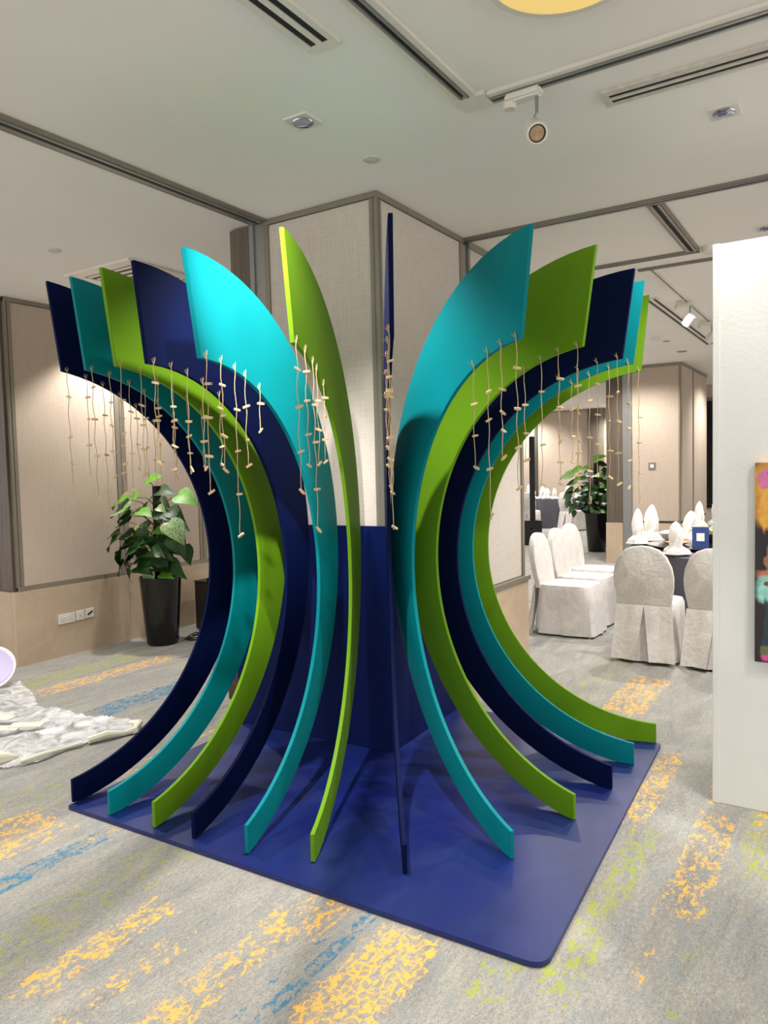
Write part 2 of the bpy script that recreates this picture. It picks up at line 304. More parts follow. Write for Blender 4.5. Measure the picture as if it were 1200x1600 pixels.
cpanel('stone_base', (4.35, 2.232, .0), (5.575, 2.272, .70), M['marble'], col_)
cpanel('ledge', (4.35, 2.215, .70), (5.59, 2.272, .735), M['trim'], col_, .003)
wd = struct('wall_partition_stack', (3.50, 3.18, 0), (3.80, 3.35, CZ-.012), M['wood'])
cpanel('end_channel', (3.488, 3.145, .0), (3.52, 3.18, CZ-.012), M['alu'], wd)
cpanel('end_channel', (3.50, 3.07, .0), (3.54, 3.145, CZ-.012), M['alu'], wd)
tag(box('timber_plinth', (3.77, 3.40, .001), (4.05, 3.78, .62), M['brown'], bevel=.004), 'low red brown timber plinth behind the turquoise and green fins', 'plinth')
# --- left wall
wl = struct('wall_left', (3.60, 6.07, 0), (9.5, 7.2, CZ-.002), M['trim_dark'])
for (x0, x1) in ((3.665, 4.655), (4.775, 5.685), (5.79, 7.4), (7.45, 9.4)):
    cpanel('fabric_panel', (x0, 6.05, .675), (x1, 6.07, CZ-.04), M['linen2'], wl)
for (x0, x1) in ((3.60, 3.625), (3.63, 3.66), (4.66, 4.71), (4.715, 4.77), (5.69, 5.73), (5.735, 5.785), (7.40, 7.45)):
    cpanel('upright_trim', (x0, 6.043, .64), (x1, 6.07, CZ-.002), M['trim'], wl, .002)
cpanel('top_rail', (3.60, 6.040, CZ-.036), (9.5, 6.07, CZ-.002), M['trim'], wl)
cpanel('bottom_rail', (3.60, 6.030, .635), (9.5, 6.07, .672), M['trim'], wl, .003)
bs = struct('baseboard_left', (3.55, 6.015, 0), (4.715, 6.07, .635), M['marble'])
cpanel('stone_slab', (4.718, 6.015, 0), (6.6, 6.07, .635), M['marble'], bs); cpanel('stone_slab', (6.603, 6.015, 0), (9.5, 6.07, .635), M['marble'], bs)
cpanel('stone_slab', (3.55, 6.073, 0), (3.60, 7.2, .635), M['marble'], bs)
for k in range(6): cpanel('wood_slat', (3.575, 6.072+k*.19, .64), (3.60, 6.072+k*.19+.185, CZ-.002), M['wood'], wl)
# --- far block with the light switch
fp = struct('wall_dining', (12.06, 2.335, 0), (14.2, 3.46, CZ-.002), M['trim_dark'])
cpanel('fabric_panel', (12.04, 2.36, .70), (12.06, 3.055, CZ-.05), M['linen2'], fp)
cpanel('wood_panel', (12.035, 3.21, .66), (12.06, 3.46, CZ-.002), M['wood'], fp)
cpanel('upright_trim', (12.03, 3.06, .0), (12.06, 3.205, CZ-.002), M['alu'], fp, .004)
cpanel('upright_trim', (12.035, 2.335, .66), (12.06, 2.36, CZ-.002), M['trim'], fp)
cpanel('top_rail', (12.03, 2.32, CZ-.05), (12.06, 3.055, CZ-.002), M['trim'], fp)
cpanel('top_rail', (12.06, 2.31, CZ-.05), (14.2, 2.335, CZ-.002), M['trim'], fp)
cpanel('fabric_panel', (12.07, 2.315, .7), (12.90, 2.335, CZ-.05), M['linen2'], fp)
cpanel('fabric_panel', (13.02, 2.315, .7), (14.2, 2.335, CZ-.05), M['linen2'], fp)
cpanel('stone_base', (12.02, 2.30, 0), (12.06, 3.055, .66), M['marble'], fp); cpanel('stone_base', (12.02, 3.206, 0), (12.06, 3.47, .66), M['marble'], fp)
cpanel('stone_base', (12.06, 2.30, 0), (14.2, 2.335, .66), M['marble'], fp)
we = struct('wall_far', (20.32, -6, 0), (20.6, 13, CZ-.002), M['linen2'])
cpanel('upright_trim', (20.28, 7.80, 0), (20.32, 7.88, CZ-.002), M['trim_dark'], we)
cpanel('wood_panel', (20.20, 6.02, 0), (20.32, 6.32, CZ-.002), M['wood'], we); cpanel('return_panel', (20.24, 5.90, 0), (20.32, 6.02, CZ-.002), M['trim'], we)
cpanel('top_rail', (20.27, 6.32, CZ-.04), (20.32, 13, CZ-.002), M['trim'], we)
wr = struct('wall_end', (16.0, -6, 0), (16.3, 2.70, CZ-.002), M['linen2'])
dr = struct('door_1', (15.95, 1.2, .70), (15.995, 2.66, 2.87), M['trim'])
cpanel('dark_glass', (15.94, 1.28, .76), (15.95, 2.60, 2.80), M['black'], dr)
# ================================================================ CEILING FITTINGS
def track(name, x0, x1, y0, y1, label, axis, slot=(.42, .62), mat='alu', cat='ceiling track', h=.012, group=None):
    """a pair of rails with a dark slot recessed between them; axis = 'x' or 'y' is the long direction"""
    t = tag(empty(name, ((x0+x1)/2, (y0+y1)/2, CZ-h)), label, cat, group)
    ox, oy, oz = t.location
    def seg(nm, a, b, z0, m):
        if axis == 'x': A, B = (x0-ox, y0+(y1-y0)*a-oy, z0), (x1-ox, y0+(y1-y0)*b-oy, h)
        else: A, B = (x0+(x1-x0)*a-ox, y0-oy, z0), (x0+(x1-x0)*b-ox, y1-oy, h)
        return box(nm, A, B, M[m], t, .0015)
    seg('rail', 0, slot[0]-.18, 0, 'white' if mat == 'white' else 'trim'); seg('rail', slot[0]-.17, slot[0], -.004, mat)
    seg('slot', slot[0], slot[1], h*.6, 'slot'); seg('rail', slot[1], slot[1]+.17, -.004, mat); seg('rail', slot[1]+.18, 1, 0, 'white' if mat == 'white' else 'trim')
    return t
track('partition_track', -1.5, 3.49, 3.035, 3.165, 'long grey partition track crossing the ceiling left of the column', 'x', (.40, .60))
track('partition_track', 4.545, 4.635, -3, 2.245, 'grey partition track running right from the back corner of the column', 'y', (.40, .62))
track('partition_track', 4.64, 5.80, .99, 1.09, 'short dark partition track behind the tall turquoise fin on the right', 'x', (.38, .66))
track('partition_track', 5.80, 5.88, 1.0, 2.6, 'grey partition track crossing behind the tops of the right fins', 'y', (.42, .60))
track('partition_track', 6.10, 6.16, -1.5, 1.50, 'thin grey partition track touching the top of the white screen', 'y', (.42, .60))
# L-shaped lighting track
lt = tag(empty('lighting_track', (2.92, 1.345, CZ-.012)), 'white L-shaped lighting track in the ceiling above the base', 'lighting track')
def ltp(nm, a, b, m): return box(nm, tuple(a[i]-lt.location[i] for i in range(3)), tuple(b[i]-lt.location[i] for i in range(3)), M[m], lt, .0015)
for (a, b, z, nm, m) in ((1.335, 1.362, -.016, 'rail', 'white'), (1.362, 1.376, -.020, 'rail', 'alu'), (1.376, 1.392, -.006, 'slot', 'slot'), (1.392, 1.404, -.020, 'rail', 'alu'), (1.404, 1.43, -.016, 'rail', 'white')):
    ltp(nm, (.5, a, CZ+z), (2.84, b, CZ), m)
for (a, b, z, nm, m) in ((2.865, 2.893, -.016, 'rail', 'white'), (2.893, 2.909, -.020, 'rail', 'alu'), (2.909, 2.927, -.006, 'slot', 'slot'), (2.927, 2.942, -.020, 'rail', 'alu'), (2.942, 2.955, -.016, 'rail', 'white')):
    ltp(nm, (a, -1.5, CZ+z), (b, 1.30, CZ), m)
ltp('corner_joint', (2.842, 1.302, CZ-.018), (2.955, 1.43, CZ), 'white')
def spotlight(name, x, y, aim, label, s=1.0):
    t = tag(empty(name, (x, y, CZ-.02)), label, 'spotlight')
    MB().box((-.028, -.05, -.035), (.028, .10, 0)).build('adapter', M['white'], t, bevel=.008)
    MB().lathe((0, .085, -.055), [(.024, 0), (.027, .006), (.027, .025)], 16).build('dial', M['white'], t, smooth=True)
    MB().tube([(0, -.03, -.03), (0, -.03, -.10), (0, -.02, -.12)], .007, 8).build('stem', M['alu'], t)
    d = Vector(aim).normalized(); q = d.to_track_quat('-Z', 'Y').to_matrix()
    hd = MB().lathe((0, -.02, -.165), [(.030, .055), (.038, .05), (.042, .02), (.042, -.055), (.038, -.058), (.034, -.056), (.033, -.04)], 24, q).build('lamp_head', M['white'], t, smooth=True)
    MB().lathe((0, -.02, -.165), [(.0315, -.046), (.0315, -.050), (.001, -.051)], 24, q).build('lens', M['lens'], hd, smooth=True)
    MB().lathe((0, -.02, -.165), [(.0335, -.044), (.0335, -.0535), (.029, -.0535), (.029, -.044)], 24, q, False).build('lens_ring', M['black'], hd, smooth=True)
    return t
spotlight('track_spotlight', 2.918, 1.135, (-.75, -.50, -.62), 'white spotlight hanging from the L-shaped track, aimed at the viewer')
track('lighting_track', 6.16, 10.5, 1.385, 1.425, 'white lighting track over the dining tables holding two spotlights', 'x', (.35, .65), 'white', 'lighting track')
spotlight('track_spotlight', 7.55, 1.405, (.3, .5, -.5), 'white spotlight on the dining area track, left of the pair')
spotlight('track_spotlight', 8.75, 1.405, (.2, .5, -.6), 'white spotlight on the dining area track next to the white screen')
def diffuser(name, x0, x1, y0, y1, axis, label, slots, mat='dirty'):
    t = tag(empty(name, ((x0+x1)/2, (y0+y1)/2, CZ-.012)), label, 'air vent'); o = t.location
    edges = sorted([0]+[s for p in slots for s in p]+[1])
    for i in range(len(edges)-1):
        a, b = edges[i], edges[i+1]; isl = i % 2 == 1
        z = (.004 if isl else -.002)
        if axis == 'x': A, B = (x0+.03-o.x, y0+(y1-y0)*a-o.y, z), (x1-.03-o.x, y0+(y1-y0)*b-o.y, .012)
        else: A, B = (x0+(x1-x0)*a-o.x, y0+.03-o.y, z), (x0+(x1-x0)*b-o.x, y1-.03-o.y, .012)
        box('air_slot' if isl else 'blade', A, B, M['slot' if isl else mat], t)
    for s in (0, 1):
        if axis == 'x': box('end_cap', ((x0 if s == 0 else x1-.03)-o.x, y0-o.y, -.003), ((x0+.03 if s == 0 else x1)-o.x, y1-o.y, .012), M[mat], t)
        else: box('end_cap', (x0-o.x, (y0 if s == 0 else y1-.03)-o.y, -.003), (x1-o.x, (y0+.03 if s == 0 else y1)-o.y, .012), M[mat], t)
    return t
diffuser('slot_diffuser', .9, 2.225, 1.565, 1.70, 'x', 'white slot diffuser with two black slots left of the L-shaped track', [(.20, .42), (.58, .80)], 'white')
diffuser('slot_diffuser', 3.135, 3.27, -.9, .925, 'y', 'dusty white slot diffuser on the ceiling between the spotlight and the screen', [(.28, .50), (.63, .85)])
diffuser('slot_diffuser', 7.2, 10.5, 1.60, 1.72, 'x', 'long double slot diffuser over the dining tables beyond the right fins', [(.12, .38), (.62, .88)], 'white')
def downlight(x, y, label):
    t = tag(empty('recessed_downlight', (x, y, CZ-.008)), label, 'downlight')
    MB().add([(sx*.062, sy*.062, z) for z in (0, .008) for sx, sy in ((-1, -1), (1, -1), (1, 1), (-1, 1))], [(4, 5, 6, 7), (0, 1, 5, 4), (1, 2, 6, 5), (2, 3, 7, 6), (3, 0, 4, 7), (0, 3, 2, 1)]).build('bezel', M['white'], t)
    rf = MB()
    n = 24; vs = []; fs = []
    for i, (r, z) in enumerate(((.047, -.002), (.045, -.006), (.040, -.003), (.012, -.0015))):
        for k in range(n): vs.append((r*math.cos(2*PI*k/n), r*math.sin(2*PI*k/n), z))
    for i in range(3):
        for k in range(n): fs.append((i*n+k, i*n+(k+1) % n, (i+1)*n+(k+1) % n, (i+1)*n+k))
    fs.append(tuple(range(3*n, 4*n))); rf.add(vs, fs).build('reflector', M['reflector'], t, smooth=True)
    return t
downlight(2.63, 2.06, 'square recessed downlight on the ceiling just above the left fins')
downlight(3.63, .52, 'square recessed downlight on the ceiling right of the track spotlight')
downlight(5.56, .54, 'square recessed downlight at the right frame edge above the white screen')
def disc(name, x, y, r, h, label, cat, m='white'):
    return tag(MB().lathe((0, 0, 0), [(r*.6, -h), (r*.92, -h*.8), (r, 0)], 24).build(name, M[m], smooth=True, loc=(x, y, CZ)), label, cat)
disc('sprinkler_cover', 3.139, 2.039, .045, .008, 'small round sprinkler cover on the ceiling in front of the column', 'sprinkler cover', 'dirty')
disc('sprinkler_cover', 3.105, 4.574, .048, .008, 'small round sprinkler cover on the ceiling above the leftmost fins', 'sprinkler cover', 'dirty')
disc('ceiling_speaker', 9.53, 2.09, .11, .035, 'white domed ceiling unit right of the rightmost green fin', 'ceiling unit')
disc('sprinkler_cover', 9.89, 2.08, .045, .01, 'small grey disc on the ceiling beside the white domed unit', 'sprinkler cover', 'alu')
disc('sprinkler_cover', 10.94, 2.10, .07, .01, 'small grey ceiling disc in front of the far fabric wall', 'sprinkler cover', 'alu')
disc('smoke_detector', 5.78, .93, .05, .05, 'small round detector peeking over the top corner of the white screen', 'smoke detector')
lp = tag(empty('ceiling_lamp', (2.275, .77, CZ)), 'round glowing yellow ceiling lamp cut by the top edge', 'lamp')
MB().lathe((0, 0, 0), [(.245, 0), (.25, -.012), (.25, -.03), (.235, -.03)], 48).build('rim', M['white'], lp, smooth=True)
MB().lathe((0, 0, 0), [(.001, -.042), (.12, -.040), (.22, -.033), (.247, -.022)], 48).build('diffuser', M['lampglow'], lp, smooth=True)
# square cassette grille
gv = tag(empty('air_conditioning_grille', (3.88, 4.70, CZ-.015)), 'square white ceiling grille with dark louvres behind the left fins', 'air vent')
for (a, b) in (((-.37, -.37), (.37, -.27)), ((-.37, .27), (.37, .37)), ((-.37, -.27), (-.27, .27)), ((.27, -.27), (.37, .27))):
    box('frame', (a[0], a[1], 0), (b[0], b[1], .015), M['white'], gv, .002)
box('backing', (-.27, -.27, .010), (.27, .27, .0145), M['slot'], gv)
for k in range(7):
    x = -.225+k*.075
    MB().add([(x-.014, -.27, .009), (x-.014, .27, .009), (x+.006, -.27, .000), (x+.006, .27, .000), (x+.010, -.27, .003), (x+.010, .27, .003)], [(0, 1, 3, 2), (2, 3, 5, 4), (0, 4, 5, 1), (0, 2, 4), (1, 5, 3)]).build('louvre', M['white'], gv)
# ================================================================ THE SCULPTURE
def rounded_plate(x0, x1, y0, y1, z0, z1, r, skew=0):
    vs = []; cs = [(x0+.004, y0+r*0+.0, 0)]; pts = []
    for (cx, cy, a0, rr) in ((x0, y0, 180, r), (x1, y0, 270, .012), (x1, y1, 0, .012), (x0, y1, 90, .012)):
        sx = 1 if cx == x0 else -1; sy = 1 if cy == y0 else -1
        for k in range(7):
            a = math.radians(a0+k*15); pts.append((cx+sx*rr+rr*math.cos(a), cy+sy*rr+rr*math.sin(a)))
    n = len(pts); m = MB()
    m.add([(x, y, z0) for x, y in pts]+[(x, y, z1) for x, y in pts], [tuple(range(n))[::-1], tuple(range(n, 2*n))]+[(k, (k+1) % n, n+(k+1) % n, n+k) for k in range(n)])
    return m
BX, BY = 2.065, .835
def poly_plate(P, radii, z0, z1):
    pts = []; n = len(P)
    for i, (p, rr) in enumerate(zip(P, radii)):
        p = Vector(p); a = (Vector(P[i-1])-p).normalized(); b = (Vector(P[(i+1) % n])-p).normalized()
        A = p+a*rr; B = p+b*rr
        for k in range(9):
            q = k/8; pts.append(tuple((1-q)**2*A+2*q*(1-q)*p+q*q*B)) 
    m = len(pts)
    return MB().add([(x, y, z0) for x, y in pts]+[(x, y, z1) for x, y in pts], [tuple(range(m))[::-1], tuple(range(m, 2*m))]+[(k, (k+1) % m, m+(k+1) % m, m+k) for k in range(m)])
pl = poly_plate([(2.160, .826), (4.283, .938), (4.345, 2.226), (3.437, 2.190), (3.402, 3.262), (2.105, 3.212)], [.07, .012, .01, .002, .01, .012], .0015, .02)
plo = pl.build('base_board', M['matblue'], bevel=.002)
tag(plo, 'large square blue painted base board lying on the carpet under the fins', 'base board')
bxo = empty('column_casing', (3.44, 2.195, .0015), .030)
tag(bxo, 'dark blue painted casing boxed around the foot of the column', 'casing')
box('side_panel', (0, 0, 0), (.018, 1.13, 1.285), M['casing_blue'], bxo, .001)
box('side_panel', (.018, 0, 0), (.89, .018, 1.285), M['casing_blue'], bxo, .001)
box('cap_strip', (.018, .018, 1.273), (.035, 1.13, 1.285), M['casing_blue'], bxo); box('cap_strip', (.035, .018, 1.273), (.89, .03, 1.285), M['casing_blue'], bxo)
CU, CZc, RC, VU, VZ, RV = -.1156, 1.1098, .9815, -.1275, 1.2503, 1.2432
TH = .018
COLS = ['navy', 'teal', 'green', 'navy', 'teal', 'green', 'navy', 'teal', 'green', 'navy', 'teal', 'green']
LAB = ['dark navy curved fin board, outermost on the left of the sculpture', 'turquoise curved fin board, second from the left end, beside the outermost navy fin',
       'lime green curved fin board, third from the left end, between turquoise and navy fins', 'dark navy curved fin board, fourth from the left, beside the brightly lit turquoise fin',
       'brightly lit turquoise curved fin board with cyan glow, left of the narrow green fin', 'narrow looking lime green curved fin board nearest left of the column corner',
       'navy curved fin board seen edge-on at the column corner in the middle', 'tall turquoise curved fin board directly right of the edge-on navy fin',
       'broad lime green curved fin board, second right of the edge-on navy fin', 'navy curved fin board on the right between the broad green and rear turquoise fins',
       'turquoise curved fin board on the right, next to the outermost green fin', 'lime green curved fin board, outermost on the right of the sculpture']
SHORT = ['leftmost navy fin', 'second fin from left', 'third fin from left', 'fourth fin from left', 'bright turquoise left fin', 'narrow green left fin', 'edge-on navy middle fin',
         'tall turquoise right fin', 'broad green right fin', 'navy right fin', 'rear turquoise right fin', 'outermost right green fin']
def fin_curve(k, which, t):
    f = FINS[k]; s = f[3]; sc_ = f[6]
    if which == 'v':
        a0 = -math.acos(max(-1, min(1, (0-VU-s)/RV))); a1 = math.acos((f[4]-VU-s)/RV); a = a0+(a1-a0)*t; u, z = VU+s+RV*math.cos(a), VZ+RV*math.sin(a)
    else:
        a0 = -math.acos((0-CU-s)/RC); a1 = math.acos((f[5]-CU-s)/RC); a = a0+(a1-a0)*t; u, z = CU+s+RC*math.cos(a), CZc+RC*math.sin(a)
    z += sc_*(z-.1)
    return u, max(z, .0215)
def make_fin(k):
    f = FINS[k]; N = 56; m = MB(); vs = []
    for i in range(N+1):
        t = i/N
        for (u, z) in (fin_curve(k, 'v', t), fin_curve(k, 'c', t)):
            vs += [(u, -TH/2, z-.0205), (u, TH/2, z-.0205)]
    fs = []
    for i in range(N):
        a = i*4; b = a+4   # per station: v-,v+,c-,c+
        fs += [(a, b, b+1, a+1), (a+2, a+3, b+3, b+2), (a, a+2, b+2, b), (a+1, b+1, b+3, a+3)]
    fs += [(0, 1, 3, 2), (N*4, N*4+2, N*4+3, N*4+1)]
    o = m.add(vs, fs).build('curved_fin', M[COLS[k]], bevel=.0012)
    for p in o.data.polygons: p.use_smooth = False
    o.location = (f[0], f[1], .0205); o.rotation_euler = (0, 0, f[2])
    return tag(o, LAB[k], 'fin board', 'curved fin boards of the sculpture')
for k in range(12): make_fin(k)
# ---- strings of little pegs hanging from the concave edge
def peg_mesh():
    m = MB()
    for s in (1, -1):
        m.add([(-.016, -.0035, s*.001), (-.016, .0035, s*.001), (-.016, .0035, s*.0045), (-.016, -.0035, s*.0045),
               (.004, -.0035, s*.0004), (.004, .0035, s*.0004), (.004, .0035, s*.0050), (.004, -.0035, s*.0050),
               (.016, -.0035, s*.0018), (.016, .0035, s*.0018), (.016, .0035, s*.0036), (.016, -.0035, s*.0036)],
              [(0, 1, 2, 3), (0, 4, 5, 1), (1, 5, 6, 2), (2, 6, 7, 3), (3, 7, 4, 0), (4, 8, 9, 5), (5, 9, 10, 6), (6, 10, 11, 7), (7, 11, 8, 4), (8, 11, 10, 9)])
    m.box((.001, -.0037, -.0052), (.0035, .0037, .0052))
    return m.mesh('peg', M['peg'])
PEG = peg_mesh()
ORD = ['first', 'second', 'third', 'fourth', 'fifth', 'sixth', 'seventh']
cnt = {}
rnd = random.Random(11)
for (k, u, zs) in STR:
    f = FINS[k-1]; i = cnt.get(k, 0); cnt[k] = i+1
    zt = CZc+math.sqrt(max(RC**2-(u-CU-f[3])**2, 0)); zt += f[6]*(zt-.1)
    # the visible side of the fin
    side = 1 if k <= 6 else 1
    px, py = f[0]+u*math.cos(f[2]), f[1]+u*math.sin(f[2])
    nx, ny = -math.sin(f[2]), math.cos(f[2])
    if (nx*(-px)+ny*(-py)) < 0: nx, ny = -nx, -ny
    off = TH/2+.004
    t = tag(empty('peg_garland', (px+nx*off, py+ny*off, zt)), 'twine with tiny wooden pegs, %s inward along the %s' % (ORD[i], SHORT[k-1]), 'peg garland', 'peg garlands hanging from the fins')
    L = zt-zs[-1]; pts = []; n = max(8, int(L/.03)); ph = rnd.uniform(0, 6)
    for j in range(n+1):
        q = j/n; amp = .0022+.0014*q
        pts.append((amp*math.sin(ph+j*1.3)+.004*math.sin(ph+q*5)*q, amp*math.cos(ph*1.7+j*1.1), .012-(L+.02)*q))
    MB().tube(pts, .0017, 5).build('twine', M['twine'], t)
    # loop and loose ends tied over the edge
    lp_ = [(.0, .0, .0), (.006, .003, .016), (.0, .006, .030), (-.007, .003, .018), (-.002, 0, .002)]
    MB().tube(lp_, .0016, 5).tube([(0, 0, .004), (.010, .004, .020), (.014, .008, .034)], .0013, 4).tube([(0, 0, .004), (-.012, .006, .014), (-.020, .01, .018)], .0013, 4).build('knot', M['twine'], t)
    for z in zs:
        o = bpy.data.objects.new('peg', PEG); COL.objects.link(o); o.parent = t
        q = (zt-z)/L
        o.location = (.004*math.sin(ph+q*5)*q, rnd.uniform(-.003, .003)-.004, z-zt)
        last = z == zs[-1]
        tilt = rnd.gauss(0, .25) if not last else rnd.choice((-1, 1))*rnd.uniform(.3, 1.1)
        yaw = math.radians(-58)+rnd.gauss(0, .55)
        o.rotation_euler = (rnd.uniform(-.4, .4), tilt, yaw)
        sc_ = rnd.uniform(.8, 1.02); o.scale = (sc_, sc_, sc_)
# ================================================================ WHITE SCREEN AND PAINTING
ws = empty('display_screen', (3.694, .577, 0)); tag(ws, 'tall white painted free-standing screen wall at the right edge', 'screen wall')
box('board', (0.004, -2.4, 0), (.05, -.004, 2.576), M['screen'], ws, .003)
box('edge_strip', (.0, -.030, 0), (.054, 0, 2.578), M['screen'], ws, .002)
def painting_mat():
    t = NT('painted_canvas_print'); P = t.obj(); c = lin((30, 24, 26)); c = t.mix(1.0, c, c)
    sep = t.n('ShaderNodeSeparateXYZ')
    nz = t.n('ShaderNodeTexNoise'); nz.inputs['Scale'].default_value = 14; nz.inputs['Detail'].default_value = 5; t.l(P, nz.inputs['Vector'])
    wob = t.n('ShaderNodeVectorMath', operation='MULTIPLY_ADD'); t.l(nz.outputs['Color'], wob.inputs[0]); wob.inputs[1].default_value = (.0, .07, .07); t.l(P, wob.inputs[2])
    t.l(wob.outputs[0], sep.inputs[0]); Y, Z = sep.outputs[1], sep.outputs[2]
    def blob(c, y, z, ry, rz, rgb, soft=.35, k=1):
        a = t.mth('POWER', t.mth('DIVIDE', t.mth('SUBTRACT', Y, y), ry), 2); b = t.mth('POWER', t.mth('DIVIDE', t.mth('SUBTRACT', Z, z), rz), 2)
        f = t.mth('SUBTRACT', 1, t.step(t.mth('ADD', a, b), 1-soft, 1+soft)); f = t.mth('MULTIPLY', f, k)
        return t.mix(f, c, lin(rgb))
    # y runs from 0 (left edge) to -.62, z from 0 (bottom) to .89
    for o in (0, -.31):
        c = blob(c, -.08+o, .80, .16, .18, (196, 140, 50)); c = blob(c, -.02+o, .74, .035, .16, (224, 160, 60))
        c = blob(c, -.09+o, .70, .04, .22, (236, 206, 176), .5); c = blob(c, -.01+o, .86, .03, .04, (206, 110, 160)); c = blob(c, -.06+o, .87, .05, .02, (70, 50, 46))
        c = blob(c, -.02+o, .54, .035, .10, (26, 18, 22)); c = blob(c, -.055+o, .57, .03, .05, (160, 50, 130)); c = blob(c, -.03+o, .50, .025, .05, (150, 100, 74))
        c = blob(c, -.06+o, .43, .08, .04, (176, 110, 80)); c = blob(c, -.05+o, .36, .08, .07, (140, 200, 190)); c = blob(c, -.03+o, .38, .03, .012, (110, 70, 50), .2)
        c = blob(c, -.045+o, .24, .022, .12, (190, 96, 56)); c = blob(c, -.015+o, .20, .015, .12, (30, 50, 56)); c = blob(c, -.08+o, .26, .02, .10, (150, 84, 54))
        c = blob(c, -.05+o, .05, .05, .06, (196, 70, 130)); c = blob(c, -.01+o, .09, .02, .03, (90, 96, 60)); c = blob(c, -.02+o, .02, .03, .02, (60, 30, 44))
    n = t.noise(40, 4); c = t.mix(.5, c, t.ramp(n, [(.3, (.35, .35, .35)), (.7, (.75, .75, .75))]), 'OVERLAY')
    t.base(c); t.b.inputs['Roughness'].default_value = .5; return t.m
pm = painting_mat()
pt = empty('painting', (3.694, .397, .70)); tag(pt, 'unframed colourful figure painting on canvas hung on the white screen', 'painting')
box('canvas', (-.035, -.62, 0), (0, 0, .89), pm, pt, .002)
box('back_frame', (-.03, -.615, .005), (-.0005, -.005, .885), M['screen'], pt)
# ================================================================ LEFT SIDE: SOCKETS, PLANT, BLACK BOX, PLASTIC
def sockets(x0, x1, z0, z1, label, kind):
    t = tag(empty('wall_socket', ((x0+x1)/2, 6.015, z0)), label, 'wall socket'); w_ = x1-x0; h = z1-z0
    box('plate', (-w_/2, -.010, 0), (w_/2, 0, h), M['white'], t, .002)
    if kind == 2:
        for s in (-1, 1):
            box('rocker', (s*.022-.008, -.014, h*.62), (s*.022+.008, -.010, h*.86), M['china'], t, .001)
            for (dx, dz) in ((0, .42), (-.012, .2), (.012, .2)): box('pin_hole', (s*.045+dx-.003, -.0105, h*dz), (s*.045+dx+.003, -.0098, h*dz+.007), M['slot'], t)
    elif kind == 1:
        box('rocker', (-.010, -.014, h*.64), (.010, -.010, h*.86), M['china'], t, .001)
        for (dx, dz) in ((0, .42), (-.012, .2), (.012, .2)): box('pin_hole', (dx-.003, -.0105, h*dz), (dx+.003, -.0098, h*dz+.007), M['slot'], t)
    else:
        MB().box((-.028, -.013, h*.42), (.030, -.010, h*.58), Matrix.Rotation(-.5, 3, 'Y'), Vector((0, -.011, h*.5))).build('data_port', M['slot'], t)
    return t
sockets(3.938, 4.105, .294, .380, 'wide white double socket on the stone skirting, leftmost of three', 2)
sockets(4.116, 4.203, .298, .384, 'single white socket plate in the middle of three on the stone', 1)
sockets(4.215, 4.302, .302, .388, 'square white data outlet, nearest to the plant on the stone', 0)
def leaf_mesh(mat, seed):
    r = random.Random(seed); m = MB(); rows = []; n = 7
    prof = [(0, .0), (-.06, .22), (.08, .42), (.28, .46), (.52, .36), (.76, .19), (1.0, .0)]
    vs = []; fs = []
    bend = r.uniform(.25, .5); cup = r.uniform(.10, .22)
    for i, (t, wd_) in enumerate(prof):
        tt = max(t, 0)
        z = -bend*tt*tt
        for s in (-1, -.5, 0, .5, 1):
            vs.append((t if s else max(t, 0) if i else 0, s*wd_, z+cup*abs(s)*wd_+.012*math.sin(7*tt+s*3)))
    for i in range(n-1):
        for j in range(4): fs.append((i*5+j, i*5+j+1, (i+1)*5+j+1, (i+1)*5+j))
    return m.add(vs, fs).mesh('leaf', mat, smooth=True)
LEAVES = {t: [leaf_mesh(M['leaf%d' % t], s+t*10) for s in range(3)] for t in (0, 1, 2)}
